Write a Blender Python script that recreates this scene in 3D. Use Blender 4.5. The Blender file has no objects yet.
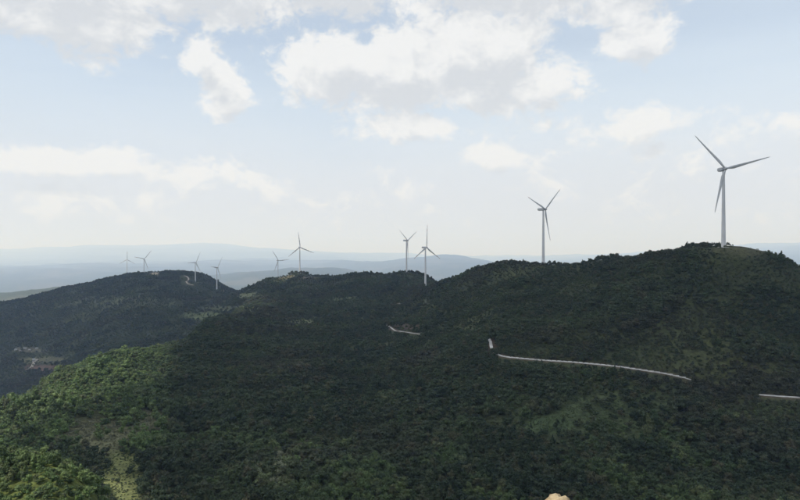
import bpy, bmesh, math, random
import numpy as np
from mathutils import Vector

random.seed(7)
RNG = np.random.default_rng(11)
R = math.radians
S = bpy.context.scene
C = S.collection

# ------------------------------------------------------------------ camera
# world: camera stands at the origin looking along +Y; z = 0 is eye level
F, CX, HY = 600.0, 400.0, 256.0          # focal length and principal point in photo pixels
cam = bpy.data.cameras.new('camera')
cam.sensor_width = 36.0
cam.lens = 36.0 * F / 800.0
cam.shift_y = (HY - 250.0) / 800.0
cam.clip_start = 0.2
cam.clip_end = 300000
camo = bpy.data.objects.new('camera', cam)
camo.rotation_euler = (R(90), 0, 0)
C.objects.link(camo)
S.camera = camo

# ------------------------------------------------------------------ light and exposure
SUN_AZ, SUN_EL = -112.0, 52.0            # azimuth from the view direction (negative = left), elevation
SUN = Vector((math.sin(R(SUN_AZ)) * math.cos(R(SUN_EL)), math.cos(R(SUN_AZ)) * math.cos(R(SUN_EL)), math.sin(R(SUN_EL))))
sl = bpy.data.lights.new('sun', 'SUN')
sl.energy = 5.0
sl.angle = R(0.53)
sl.color = (1.0, 0.95, 0.87)
so = bpy.data.objects.new('sun', sl)
so.rotation_euler = (-SUN).to_track_quat('-Z', 'Y').to_euler()
so.location = (0, 0, 3000)
C.objects.link(so)
S.view_settings.view_transform = 'Standard'
S.view_settings.look = 'None'
S.view_settings.exposure = 0.0
S.view_settings.gamma = 1.0
S.view_settings.use_curve_mapping = False
S.render.engine = 'CYCLES'
S.cycles.use_denoising = True
S.cycles.use_adaptive_sampling = False
S.cycles.max_bounces = 6
S.cycles.diffuse_bounces = 3
S.cycles.glossy_bounces = 2
S.cycles.transmission_bounces = 3
S.cycles.volume_bounces = 2
S.cycles.transparent_max_bounces = 12
S.cycles.sample_clamp_indirect = 6.0


# ------------------------------------------------------------------ shader node helper
class Sk:
    """a node socket (or number) with arithmetic"""
    def __init__(self, g, s): self.g, self.s = g, s
    def _m(self, op, *o):
        n = self.g.nodes.new('ShaderNodeMath'); n.operation = op
        for i, v in enumerate((self,) + o):
            if isinstance(v, Sk): self.g.links.new(v.s, n.inputs[i])
            else: n.inputs[i].default_value = v
        return Sk(self.g, n.outputs[0])
    def __add__(self, o): return self._m('ADD', o)
    __radd__ = __add__
    def __sub__(self, o): return self._m('SUBTRACT', o)
    def __rsub__(self, o): return (self * -1.0) + o
    def __mul__(self, o): return self._m('MULTIPLY', o)
    __rmul__ = __mul__
    def __truediv__(self, o): return self._m('DIVIDE', o)
    def max(self, o): return self._m('MAXIMUM', o)
    def min(self, o): return self._m('MINIMUM', o)
    def pow(self, o): return self._m('POWER', o)
    def sqrt(self): return self._m('SQRT')
    def gt(self, o): return self._m('GREATER_THAN', o)
    def step(self, lo, hi):
        n = self.g.nodes.new('ShaderNodeMapRange'); n.interpolation_type = 'SMOOTHSTEP'
        self.g.links.new(self.s, n.inputs[0]); n.inputs[1].default_value = lo; n.inputs[2].default_value = hi
        return Sk(self.g, n.outputs[0])


def nd(g, t, **kw):
    n = g.nodes.new(t)
    for k, v in kw.items(): setattr(n, k, v)
    return n


def setin(g, n, key, v):
    if isinstance(v, Sk): g.links.new(v.s, n.inputs[key])
    elif isinstance(v, bpy.types.NodeSocket): g.links.new(v, n.inputs[key])
    else: n.inputs[key].default_value = v


def mixc(g, f, a, b):
    n = nd(g, 'ShaderNodeMix', data_type='RGBA')
    setin(g, n, 0, f)
    for i, c in ((6, a), (7, b)):
        if isinstance(c, tuple) and len(c) == 3: c = c + (1,)
        setin(g, n, i, c)
    return n.outputs[2]


def noise(g, vec, scale, detail=4, rough=0.55, lac=2.0, dist=0.0, dim='3D'):
    n = nd(g, 'ShaderNodeTexNoise', noise_dimensions=dim)
    setin(g, n, 'Vector', vec); setin(g, n, 'Scale', scale); setin(g, n, 'Detail', detail)
    setin(g, n, 'Roughness', rough); setin(g, n, 'Lacunarity', lac); setin(g, n, 'Distortion', dist)
    return Sk(g, n.outputs[0])


def xyz(g, x, y, z):
    n = nd(g, 'ShaderNodeCombineXYZ')
    setin(g, n, 0, x); setin(g, n, 1, y); setin(g, n, 2, z)
    return n.outputs[0]


# ------------------------------------------------------------------ world: Nishita sky with cumulus and a pale veil
W = bpy.data.worlds.new('World'); S.world = W; W.use_nodes = True
g = W.node_tree; g.nodes.clear()
SKY_STRENGTH = 0.15
sky = nd(g, 'ShaderNodeTexSky', sky_type='NISHITA')
sky.sun_disc = False
sky.sun_elevation = R(SUN_EL)
sky.sun_rotation = R(SUN_AZ)
sky.altitude = 1500
sky.air_density = 1.0; sky.dust_density = 1.2; sky.ozone_density = 1.0
tc = nd(g, 'ShaderNodeTexCoord')
sep = nd(g, 'ShaderNodeSeparateXYZ'); g.links.new(tc.outputs['Generated'], sep.inputs[0])
dx, dy, dz = (Sk(g, sep.outputs[i]) for i in range(3))
DEG = 180 / math.pi
az = dx._m('ARCTAN2', dy) * DEG
el = dz._m('ARCSINE') * DEG


def px_dir(px, py):
    x, z = (px - CX) / F, (HY - py) / F
    return math.degrees(math.atan(x)), math.degrees(math.atan2(z, math.hypot(1, x)))


# cumulus of the photograph by direction: photo centre, half width, height above and below the middle, fullness
CLOUDS = [(55, 18, 150, 34, 30, 1.2), (120, 22, 70, 24, 22, 1.0), (50, -22, 190, 60, 66, 1.25), (190, -30, 190, 60, 58, 1.2), (330, -40, 220, 60, 58, 1.25), (520, -40, 220, 60, 60, 1.3), (640, -32, 130, 50, 46, 1.15),
          (203, 60, 30, 30, 26, 1.1), (216, 76, 28, 26, 26, 1.1), (228, 96, 34, 30, 28, 1.1), (335, 66, 62, 46, 44, 1.2), (400, 74, 90, 52, 42, 1.3), (470, 58, 100, 62, 56, 1.35),
          (545, 82, 66, 30, 32, 1.1), (632, 42, 48, 28, 24, 1.05), (410, 128, 66, 20, 19, 0.85), (650, 123, 66, 21, 20, 0.95),
          (495, 158, 44, 17, 16, 0.85), (100, 163, 125, 19, 20, 0.85), (15, 160, 90, 20, 20, 0.85), (195, 172, 70, 13, 16, 0.4), (60, 196, 160, 15, 20, 0.2),
          (745, 138, 110, 22, 24, 0.35), (560, 126, 60, 16, 18, 0.2), (310, 190, 150, 16, 20, 0.15), (660, 180, 130, 16, 20, 0.1)]


def cloud_field(a, e):
    """ragged fullness of the cumulus layer in direction (a, e); above 0 is cloud"""
    v = xyz(g, a * 0.16, e * 0.22, 0.0)
    n1 = noise(g, v, 1.0, 7, 0.60, 2.1, 0.35)
    big = noise(g, xyz(g, a * 0.03, e * 0.055, 4.0), 1.0, 2, 0.5)
    bg = (big - 0.60) * 3.0 + ((e - 24.0) * 0.03).min(0.35)           # the same kind of clouds goes on above and around
    m = bg.max(-1.0)
    for (px, py, hw, hu, hl, full) in CLOUDS:
        ca, ce = px_dir(px, py)
        k = DEG / F
        w_, u_, l_ = hw * k * math.cos(R(ca)) ** 2, hu * k * math.cos(R(ca)), hl * k * math.cos(R(ca))
        da = (a - ca) * (1 / w_)
        de = e - ce
        h = de.max(0.0) * (1 / u_) + de.min(0.0) * (1 / l_)
        m = m.max((1.0 - (da * da + h * h).sqrt()) * full)
    n2 = noise(g, xyz(g, a * 0.55, e * 0.7, 2.0), 1.0, 5, 0.62, 2.2, 0.5)
    return m + (n1 - 0.5) * 2.0 + (n2 - 0.5) * 1.15, n1


f0, n0 = cloud_field(az, el)
f1, n1 = cloud_field(az - 0.6, el + 1.9)
dens = f0.step(-0.02, 0.46)
shade = (f1 * 0.9 + (f1 - f0) * 0.7).step(0.0, 1.25)                 # cloud lying between this point and the sun
veil_n = noise(g, xyz(g, az * 0.05, el * 0.22, 9.0), 1.0, 5, 0.6, 2.0, 0.4)
veil = ((19.0 - el) * (1 / 13.0)).max(0.0).min(1.0).pow(0.8) * 1.0 + (az.step(-12.0, 30.0)) * 0.22 + (veil_n - 0.5) * 0.5
veil = veil.max(0.0).min(1.0) * 0.43 + 0.54
k = 1.0 / SKY_STRENGTH
skyc = nd(g, 'ShaderNodeMix', data_type='RGBA', blend_type='MULTIPLY')
skyc.inputs[0].default_value = 1.0
g.links.new(sky.outputs[0], skyc.inputs[6]); skyc.inputs[7].default_value = (1.0, 1.0, 1.0, 1)
veilc = mixc(g, el.step(3.0, 17.0), (0.785 * k, 0.815 * k, 0.885 * k), (0.80 * k, 0.90 * k, 1.0 * k))
veiled = mixc(g, veil, skyc.outputs[2], veilc)
ccol = mixc(g, shade * 0.8, (0.95 * k, 0.96 * k, 0.97 * k), (0.655 * k, 0.69 * k, 0.74 * k))
allc = mixc(g, dens * 0.93, veiled, ccol)
bgn = nd(g, 'ShaderNodeBackground'); bgn.inputs[1].default_value = SKY_STRENGTH
g.links.new(allc, bgn.inputs[0])
wo = nd(g, 'ShaderNodeOutputWorld'); g.links.new(bgn.outputs[0], wo.inputs[0])
W.cycles.sampling_method = 'MANUAL'; W.cycles.sample_map_resolution = 512


# ------------------------------------------------------------------ general helpers
def obj(name, me, mat=None, parent=None, loc=(0, 0, 0), rot=(0, 0, 0)):
    if isinstance(me, bmesh.types.BMesh):
        b = me; me = bpy.data.meshes.new(name); b.to_mesh(me); b.free()
    o = bpy.data.objects.new(name, me)
    if mat is not None and me is not None and not me.materials: me.materials.append(mat)
    C.objects.link(o)
    o.location = loc; o.rotation_euler = rot
    if parent: o.parent = parent
    return o


def tag(o, label=None, cat=None, group=None, kind=None):
    if label: o['label'] = label
    if cat: o['category'] = cat
    if group: o['group'] = group
    if kind: o['kind'] = kind
    return o


def empty(name, loc, rz=0.0):
    o = bpy.data.objects.new(name, None)
    o.location = loc; o.rotation_euler = (0, 0, rz); o.empty_display_size = 0.5
    C.objects.link(o)
    return o


def smooth(me):
    me.polygons.foreach_set('use_smooth', [True] * len(me.polygons)); return me


def newmat(name):
    m = bpy.data.materials.new(name); m.use_nodes = True
    g = m.node_tree; g.nodes.clear()
    out = nd(g, 'ShaderNodeOutputMaterial')
    p = nd(g, 'ShaderNodeBsdfPrincipled')
    g.links.new(p.outputs[0], out.inputs[0])
    return m, g, p, out


def paint(name, col, rough=0.5, var=0.12, scale=1.5, spec=0.4):
    m, g, p, out = newmat(name)
    t = nd(g, 'ShaderNodeTexCoord')
    n = noise(g, t.outputs['Object'], scale, 5, 0.6)
    d = tuple(c * (1 - var) for c in col); l = tuple(min(1, c * (1 + var)) for c in col)
    g.links.new(mixc(g, n.step(0.3, 0.7), d, l), p.inputs['Base Color'])
    p.inputs['Roughness'].default_value = rough
    p.inputs['Specular IOR Level'].default_value = spec
    return m


# numpy value-gradient noise
_perm = RNG.permutation(512)
_grad = RNG.normal(size=(512, 2)); _grad /= np.linalg.norm(_grad, axis=1)[:, None]


def perlin(x, y):
    xi, yi = np.floor(x).astype(int), np.floor(y).astype(int)
    xf, yf = x - xi, y - yi
    u, v = xf * xf * xf * (xf * (xf * 6 - 15) + 10), yf * yf * yf * (yf * (yf * 6 - 15) + 10)
    def gr(ix, iy):
        h = _grad[_perm[(_perm[ix & 511] + iy) & 511]]
        return h[..., 0] * (x - ix) + h[..., 1] * (y - iy)
    a = gr(xi, yi) * (1 - u) + gr(xi + 1, yi) * u
    b = gr(xi, yi + 1) * (1 - u) + gr(xi + 1, yi + 1) * u
    return (a * (1 - v) + b * v) * 1.5


def fbm(x, y, octs=4, gain=0.5):
    s, a, f = 0.0, 1.0, 1.0
    for i in range(octs):
        s = s + a * perlin(x * f + 13.7 * i, y * f - 7.3 * i); a *= gain; f *= 2.03
    return s


def sstep(x, lo, hi):
    t = np.clip((x - lo) / (hi - lo), 0, 1); return t * t * (3 - 2 * t)


# ------------------------------------------------------------------ terrain: a surveyed surface
# survey columns: bearing (as photo column) -> (distance along the view axis, photo row of the bare ground there)
NEAR = [(2, 826), (4, 690), (7, 600), (20, 571), (60, 578)]
SURVEY = {
    -160: [(100, 560), (140, 480), (250, 500), (350, 445), (440, 440), (700, 450), (1000, 440), (1400, 405), (1900, 345), (2300, 318), (2700, 325)],
    -60: [(100, 560), (132, 490), (150, 452), (175, 470), (260, 485), (340, 440), (420, 417), (480, 425), (700, 440), (1000, 430), (1400, 396), (1800, 345), (2200, 315), (2400, 311), (2700, 320)],
    0: [(100, 560), (130, 507), (150, 459), (165, 464), (200, 520), (260, 482), (330, 446), (380, 424), (430, 407), (480, 418), (700, 435), (1000, 425), (1400, 388), (1800, 340), (2200, 307), (2350, 303), (2700, 315)],
    60: [(100, 580), (128, 510), (150, 466), (168, 477), (210, 520), (260, 482), (330, 436), (400, 410), (480, 386), (530, 377), (580, 388), (800, 422), (1000, 412), (1400, 375), (1800, 325), (2200, 293), (2400, 289), (2700, 300)],
    100: [(100, 580), (128, 545), (145, 499), (160, 508), (210, 515), (240, 490), (300, 452), (350, 428), (430, 398), (520, 375), (600, 362), (660, 374), (900, 402), (1300, 370), (1800, 315), (2200, 286), (2450, 281), (2700, 292)],
    130: [(100, 565), (150, 560), (200, 530), (240, 495), (310, 450), (400, 410), (500, 383), (660, 353.5), (730, 362), (950, 388), (1300, 365), (1800, 305), (2200, 283), (2450, 273.5), (2700, 284)],
    165: [(100, 560), (150, 555), (200, 530), (240, 500), (320, 450), (420, 412), (520, 383), (620, 363), (720, 348), (790, 354), (1000, 372), (1300, 356), (1700, 316), (2100, 288), (2400, 274), (2600, 272.5), (2900, 285)],
    205: [(200, 540), (240, 502), (400, 420), (600, 365), (800, 336), (950, 324), (1050, 327), (1300, 345), (1600, 325), (2000, 298), (2200, 286), (2450, 276), (2550, 275.5), (2900, 290)],
    240: [(100, 558), (150, 548), (200, 535), (240, 502), (400, 422), (600, 367), (800, 338), (1000, 320), (1200, 310), (1500, 299), (1750, 291.5), (1950, 297), (2300, 292.5), (2600, 300)],
    265: [(400, 424), (800, 339), (1200, 307), (1500, 294), (1750, 281), (1880, 284), (2200, 300)],
    300: [(100, 556), (150, 546), (200, 535), (230, 508), (400, 425), (600, 370), (800, 342), (1000, 323), (1300, 303), (1550, 289), (1750, 276), (1850, 275.5), (2000, 283), (2300, 300)],
    330: [(400, 425), (800, 342), (1200, 308), (1500, 288), (1700, 277.5), (1800, 279), (2100, 300)],
    355: [(100, 556), (150, 546), (200, 535), (230, 508), (400, 425), (600, 371), (800, 343), (1000, 323), (1200, 307), (1450, 286), (1620, 274.5), (1720, 278), (2000, 300)],
    406: [(100, 556), (150, 546), (200, 535), (235, 506), (400, 425), (550, 376), (700, 347), (850, 331), (1000, 318), (1200, 300), (1400, 284), (1560, 273.5), (1650, 274), (1800, 288), (2000, 300)],
    425: [(400, 423), (540, 375), (680, 343), (850, 322), (1000, 305), (1230, 286.5), (1400, 282), (1600, 277), (1750, 286), (2000, 302)],
    445: [(100, 556), (150, 546), (200, 535), (240, 506), (400, 421), (520, 376), (640, 345), (800, 318), (1000, 293), (1130, 282.5), (1250, 289), (1450, 288), (1650, 292), (2000, 305)],
    470: [(390, 422), (480, 378), (600, 340), (760, 305), (920, 281), (1050, 272.5), (1150, 280), (1400, 295)],
    490: [(245, 506), (380, 425), (450, 388), (520, 354), (600, 330), (680, 310), (820, 287), (950, 267.5), (1010, 267), (1120, 277), (1400, 300)],
    515: [(380, 422), (440, 385), (500, 355), (620, 322), (780, 284), (920, 263), (980, 266), (1200, 290)],
    543: [(100, 556), (150, 546), (200, 535), (250, 506), (370, 422), (440, 382), (480, 363), (600, 322), (750, 285), (870, 265), (930, 270), (1200, 300)],
    600: [(255, 506), (360, 422), (430, 382), (465, 366), (560, 322), (660, 285), (770, 260.5), (830, 265), (1000, 290)],
    650: [(100, 556), (150, 546), (200, 535), (255, 506), (350, 432), (420, 387), (450, 372), (530, 325), (600, 285), (670, 254.5), (720, 258), (900, 290)],
    690: [(255, 506), (350, 437), (420, 392), (442, 381), (520, 325), (580, 280), (630, 248), (680, 253), (850, 290)],
    723: [(100, 556), (150, 546), (200, 535), (255, 506), (350, 438), (420, 399), (500, 335), (560, 288), (612, 247), (660, 250), (800, 285)],
    745: [(345, 440), (415, 400), (495, 337), (555, 289), (608, 248.5), (650, 253), (800, 287)],
    765: [(250, 506), (340, 442), (400, 407), (412, 398), (490, 340), (550, 292), (602, 254), (650, 259), (800, 290)],
    800: [(100, 556), (150, 546), (200, 535), (250, 506), (340, 447), (412, 400), (490, 345), (550, 303), (595, 270), (640, 273), (800, 300)],
    860: [(250, 510), (400, 412), (500, 352), (590, 297), (640, 300), (800, 315)],
    960: [(100, 560), (250, 520), (400, 425), (500, 370), (580, 335), (700, 340), (900, 355)],
}
SURVEY_FAR = {
    -160: [(3500, 330), (4600, 300), (5500, 310), (9000, 285), (16000, 270), (26000, 262), (38000, 251), (46000, 256)],
    0: [(3500, 322), (4600, 294), (5500, 308), (9000, 288), (16000, 270), (26000, 262), (38000, 249.5), (46000, 256)],
    60: [(3500, 318), (4600, 287), (5500, 305), (9000, 286), (16000, 268), (26000, 260), (38000, 247), (46000, 255)],
    130: [(3300, 275), (3700, 300), (4600, 297), (6000, 298), (9000, 284), (16000, 267), (26000, 259), (38000, 245.5), (46000, 255)],
    200: [(3400, 310), (4600, 298), (6500, 293), (9500, 277), (12000, 277), (18000, 264), (26000, 258), (38000, 244), (46000, 254)],
    240: [(3400, 312), (4600, 300), (6500, 291), (9500, 273), (12000, 275), (18000, 263), (26000, 258), (38000, 246), (46000, 255)],
    290: [(3400, 314), (4600, 300), (6500, 290), (9500, 270), (12000, 275), (18000, 264), (26000, 258), (38000, 250), (46000, 256)],
    340: [(3400, 314), (4600, 300), (6500, 290), (9500, 271), (12000, 275), (18000, 262), (26000, 260), (38000, 252.5), (46000, 257)],
    400: [(3400, 315), (4600, 300), (6500, 288), (9500, 277), (13000, 272), (18000, 259.5), (22000, 264), (38000, 254), (46000, 258)],
    450: [(2400, 330), (4600, 300), (6500, 288), (9500, 279), (13000, 270), (18000, 255), (22000, 262), (38000, 256), (46000, 258)],
    500: [(2000, 335), (4600, 300), (9500, 279), (13000, 272), (18000, 263), (22000, 265), (38000, 256.5), (46000, 258)],
    590: [(1500, 330), (4600, 300), (9500, 279), (18000, 265), (38000, 255), (46000, 258)],
    690: [(1300, 330), (4600, 300), (9500, 277), (18000, 262), (38000, 252), (46000, 258)],
    790: [(1200, 330), (4600, 298), (9500, 274), (18000, 257), (38000, 245.5), (46000, 257)],
    960: [(1300, 340), (4600, 295), (9500, 270), (18000, 255), (38000, 248), (46000, 257)],
}
VS = 250.0
ctl = []
for px in (-160, 130, 400, 670, 960):
    for d, py in NEAR: ctl.append((px, d, py))
for tab in (SURVEY, SURVEY_FAR):
    for px, lst in tab.items():
        for d, py in lst: ctl.append((px, d if d < 4000 else 4000 * (d / 4000) ** 1.25 * (1.3 if d < 12000 else 1.0), py))
ctl = np.array(ctl, float)
P = np.stack([ctl[:, 0], np.log(ctl[:, 1]) * VS], 1)


def tps_k(d2): return 0.5 * d2 * np.log(d2 + 1e-9)


n = len(P)
K = tps_k(((P[:, None] - P[None]) ** 2).sum(-1)) + np.eye(n) * 60.0
Q = np.concatenate([np.ones((n, 1)), P / 1000.0], 1)
A = np.block([[K, Q], [Q.T, np.zeros((3, 3))]])
sol = np.linalg.solve(A, np.concatenate([ctl[:, 2], np.zeros(3)]))
wts, aff = sol[:n], sol[n:]


def tps(px, d):
    q = np.stack([px.ravel(), np.log(d.ravel()) * VS], 1)
    out = np.empty(len(q))
    q32, P32, w32 = q.astype(np.float64), P, wts
    for i in range(0, len(q), 20000):
        b = q32[i:i + 20000]
        d2 = (b[:, None, 0] - P32[None, :, 0]) ** 2 + (b[:, None, 1] - P32[None, :, 1]) ** 2
        out[i:i + 20000] = tps_k(d2) @ w32 + aff[0] + (b / 1000.0) @ aff[1:]
    return out.reshape(px.shape)


rows = np.concatenate([np.geomspace(1.2, 110, 44, endpoint=False), np.geomspace(110, 850, 270, endpoint=False),
                       np.geomspace(850, 3200, 170, endpoint=False), np.geomspace(3200, 132000, 125)])
azf = np.arctan((np.linspace(-40, 840, 640) - CX) / F)
side = np.radians(np.linspace(0, 1, 45)[1:-1] ** 1.5)
span = 2 * math.pi - (azf[-1] - azf[0])
tt = np.linspace(0, 1, 60)[1:-1]
tt = 0.5 - 0.5 * np.cos(tt * math.pi)
azs = np.concatenate([azf, azf[-1] + span * tt])
NR, NA = len(rows), len(azs)
AZ, RR = np.meshgrid(azs, rows)
X, Y = RR * np.sin(AZ), RR * np.cos(AZ)
LIM = math.atan(560 / 600.0)
azw = (AZ + math.pi) % (2 * math.pi) - math.pi
azc = np.clip(azw, -LIM, LIM)
PX = CX + F * np.tan(azc)
DD = np.maximum(RR * np.cos(azc), 1.0)
back = sstep(np.abs(azw), LIM, math.pi)                      # behind the camera both flanks run together
PXe = PX * (1 - back) + CX * back
PY = tps(PXe, DD)
Z = (HY - PY) / F * DD
# relief the survey is too coarse for
amp_n = 1.5 * sstep(DD, 60, 200)
rel = fbm(X / 70, Y / 70, 4) * amp_n
gul = -np.abs(fbm(X / 130 + 5, Y / 190, 3)) * 6.5 + 2.2
rel += gul * sstep(DD, 180, 350) * (1 - sstep(DD, 3000, 5000))
rel *= 0.75 + 0.25 * sstep(DD, 400, 1500)
far = fbm(PXe / 60 + 3, np.log(DD) * 7, 5, 0.55) * DD / F * 1.6
far -= np.abs(fbm(PXe / 110, np.log(DD) * 9 + 20, 4, 0.55)) * DD / F * 1.5 - DD / F * 0.5
rel += far * sstep(DD, 2900, 5500)
Z = Z + rel
LR = np.log(rows)


def gidx(x, y):
    r = np.hypot(x, y); a = np.arctan2(x, y)
    a = np.where(a < azs[0], a + 2 * math.pi, a)
    fi = np.interp(np.log(np.maximum(r, rows[0])), LR, np.arange(NR))
    fj = np.interp(a, azs, np.arange(NA))
    i = np.clip(fi.astype(int), 0, NR - 2); j = np.clip(fj.astype(int), 0, NA - 2)
    return i, j, fi - i, fj - j


def samp(G, x, y):
    x, y = np.asarray(x, float), np.asarray(y, float)
    i, j, u, v = gidx(x, y)
    return (G[i, j] * (1 - u) * (1 - v) + G[i + 1, j] * u * (1 - v) + G[i, j + 1] * (1 - u) * v + G[i + 1, j + 1] * u * v)


def ground(x, y): return float(samp(Z, x, y))


def hit(px, py, dmin=90.0, dmax=40000.0):
    """where the sight line through a photo point meets the ground"""
    d = np.geomspace(dmin, dmax, 3000)
    x = (px - CX) / F * d
    s = HY - F * samp(Z, x, d) / d
    k = np.argmax(s <= py)
    return x[k], d[k], float(samp(Z, x[k], d[k]))


# turbine sites: photo column, distance, lift of the ground to the photo row of the base
def level(x, y, r0, r1, z=None):
    """level a round pad into the hill"""
    global Z
    z = ground(x, y) if z is None else z
    w = 1 - sstep(np.hypot(X - x, Y - y), r0, r1)
    Z = Z * (1 - w) + z * w
    return z


TURB = [  # px, row of base, distance, yaw, blade angle, bands, label
    (723.5, 247.5, 612, 2, -45, 0, 'nearest and tallest wind turbine, grey blades, on the bald top of the right hill'),
    (543.3, 264.5, 870, 42, 48, 1, 'second nearest white wind turbine, on the dip in the right hill skyline'),
    (425.4, 286.5, 1230, 46, 0, 2, 'white wind turbine with one blade straight up, foot on the saddle before the middle hill'),
    (406.5, 272.5, 1500, 58, -60, 1, 'wind turbine with a Y of blades behind the middle hill, left of the upright one'),
    (299.8, 273.5, 1830, 25, -8, 4, 'wind turbine with dark striped blades on the left end of the middle hill crest'),
    (278.0, 281.0, 2350, 40, -35, 4, 'pinkish small wind turbine standing beyond the left flank of the middle hill'),
    (195.3, 283.5, 2290, 66, 28, 0, 'white wind turbine beside the winding track on the far left hill'),
    (216.8, 290.5, 2090, 74, 35, 0, 'small white wind turbine at the right foot of the far left hill'),
    (144.0, 271.0, 2620, 50, -80, 2, 'small wind turbine on the highest point of the far left hill'),
    (127.0, 272.5, 3300, 35, 0, 2, 'faintest and farthest wind turbine, half hidden behind the far left hill')]
SITES = []
for (px, py, d, yaw, th, bands, lab) in TURB:
    x = (px - CX) / F * d
    z = (HY - py) / F * d
    if bands is not None and d < 2500 or d > 3000: level(x, d, 7, 30 + d * 0.012, z)
    SITES.append((x, d, min(z, ground(x, d))))

# ------------------------------------------------------------------ the road's course, cut into the slope
ROAD_PTS = [(840, 400), (800, 398.5), (762, 396.5), (722, 388), (682, 377.5), (650, 371), (620, 367), (590, 363.5), (560, 361), (528, 359.5), (503, 358),
            (494, 353), (490, 347), (492, 341), (487, 336), (470, 333), (443, 332), (416, 333.5), (404, 332), (393, 329), (385, 324)]
ROAD4_PTS = [(392, 305), (397, 303.8), (402, 303), (407, 302)]
ROAD2_PTS = [(183, 275.5), (187.5, 276.5), (189, 279), (186, 281.5), (188, 284), (195, 286)]
ROAD3_PTS = [(20, 372), (32, 367.5), (34, 362), (38, 358)]


def course(pts, dmin, step, win):
    p = np.array([hit(a, b, dmin) for a, b in pts])
    seg = np.hypot(*np.diff(p[:, :2], axis=0).T)
    s = np.concatenate([[0], np.cumsum(seg)])
    t = np.arange(0, s[-1], step)
    q = np.stack([np.interp(t, s, p[:, i]) for i in range(3)], 1)
    for _ in range(2):
        pad = np.pad(q, ((win, win), (0, 0)), mode='edge')
        ker = np.ones(2 * win + 1) / (2 * win + 1)
        q = np.stack([np.convolve(pad[:, i], ker, 'valid') for i in range(3)], 1)
    q[:, 2] = samp(Z, q[:, 0], q[:, 1])
    pad = np.pad(q[:, 2], (win, win), mode='edge')
    q[:, 2] = np.convolve(pad, np.ones(2 * win + 1) / (2 * win + 1), 'valid')
    return q


ROADD = np.full(X.shape, 1e6)


def bench(q, half, fade):
    """cut and fill the hillside along a road"""
    global Z
    m = (X > q[:, 0].min() - 30) & (X < q[:, 0].max() + 30) & (Y > q[:, 1].min() - 30) & (Y < q[:, 1].max() + 30)
    ii = np.nonzero(m)
    bx, by = X[ii], Y[ii]
    best, zb = np.full(len(bx), 1e9), np.zeros(len(bx))
    for c in range(0, len(q), 40):
        d2 = (bx[:, None] - q[None, c:c + 40, 0]) ** 2 + (by[:, None] - q[None, c:c + 40, 1]) ** 2
        k = d2.argmin(1); v = d2[np.arange(len(bx)), k]
        u = v < best
        best[u] = v[u]; zb[u] = q[c:c + 40, 2][k][u]
    dist = np.sqrt(best)
    w = 1 - sstep(dist, half, half + fade)
    Z[ii] = Z[ii] * (1 - w) + (zb - 0.35) * w
    ROADD[ii] = np.minimum(ROADD[ii], dist)


road1 = course(ROAD_PTS, 300, 2.0, 6)
bench(road1, 4.2, 6.0)
road4 = course(ROAD4_PTS, 700, 2.0, 2)
bench(road4, 3.0, 6.0)
road2 = course(ROAD2_PTS, 1900, 5.0, 2)
bench(road2, 6.0, 14.0)
road3 = course(ROAD3_PTS, 1100, 5.0, 2)
bench(road3, 6.0, 14.0)

# ------------------------------------------------------------------ visibility from the viewpoint, land cover
PYv = HY - F * Z / np.maximum(Y, 1.0)
ang = Z / RR
runmax = np.maximum.accumulate(ang, axis=0)
runmax = np.concatenate([np.full((1, NA), -9.0), runmax[:-1]])
PXv = CX + F * X / np.maximum(Y, 1.0)


def ell(pxc, pyc, hw, hh, d0, d1, soft=0.35):
    """a patch of ground: photo centre and half sizes, between two distances"""
    q = np.hypot((PXv - pxc) / hw, (PYv - pyc) / hh) + 0.28 * fbm(X / 22, Y / 22, 3)
    return (1 - sstep(q, 1 - soft, 1 + soft)) * (DD > d0) * (DD < d1) * (Y > 0)


cover = np.zeros(X.shape + (3,))
bare = np.zeros(X.shape)             # how free of trees the ground is


def lay(mask, col, treefree):
    global bare
    cover[:] = cover * (1 - mask[..., None]) + np.array(col) * mask[..., None]
    bare = np.maximum(bare, mask * treefree)


big = fbm(X / 160 + 9, Y / 160, 4)
cover[:] = np.array((0.034, 0.042, 0.020))
lay(sstep(big, 0.05, 0.5), (0.050, 0.058, 0.028), 0.15)
lay(ell(588, 412, 78, 26, 290, 460, 0.8) * (0.55 + 0.45 * sstep(fbm(X / 14 + 3, Y / 14, 4), -0.5, 0.3)), (0.050, 0.068, 0.034), 0.95)
lay(ell(545, 425, 30, 9, 300, 460), (0.050, 0.072, 0.035), 0.85)
lay(ell(470, 418, 30, 10, 300, 460), (0.050, 0.060, 0.034), 0.5)
lay(ell(98, 436, 44, 17, 200, 420), (0.098, 0.100, 0.056), 0.93)
lay(ell(150, 420, 32, 10, 250, 460), (0.085, 0.088, 0.05), 0.75)
lay(ell(120, 482, 21, 30, 165, 330), (0.115, 0.125, 0.050), 0.97)
lay(ell(40, 475, 80, 40, 95, 185), (0.085, 0.105, 0.032), 0.0)
lay(ell(232, 309, 36, 2.6, 900, 1900), (0.062, 0.072, 0.042), 0.8)
lay(ell(205, 316, 20, 4.0, 800, 1900), (0.10, 0.12, 0.06), 0.8)
lay(ell(250, 296, 14, 3, 900, 1900), (0.10, 0.11, 0.06), 0.8)
lay(ell(282, 277, 14, 2.5, 1500, 2000), (0.08, 0.072, 0.045), 0.7)
lay(ell(308, 277, 7, 2.0, 1500, 2000), (0.12, 0.11, 0.085), 0.8)
lay(ell(345, 300, 16, 4, 1000, 1700), (0.09, 0.11, 0.06), 0.8)
lay(ell(300, 322, 16, 2, 800, 1300), (0.10, 0.11, 0.06), 0.7)
lay(ell(405, 327, 18, 3.0, 600, 1100), (0.060, 0.045, 0.035), 0.8)
lay(ell(748, 250, 34, 6, 560, 660), (0.058, 0.060, 0.034), 0.9)
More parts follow.
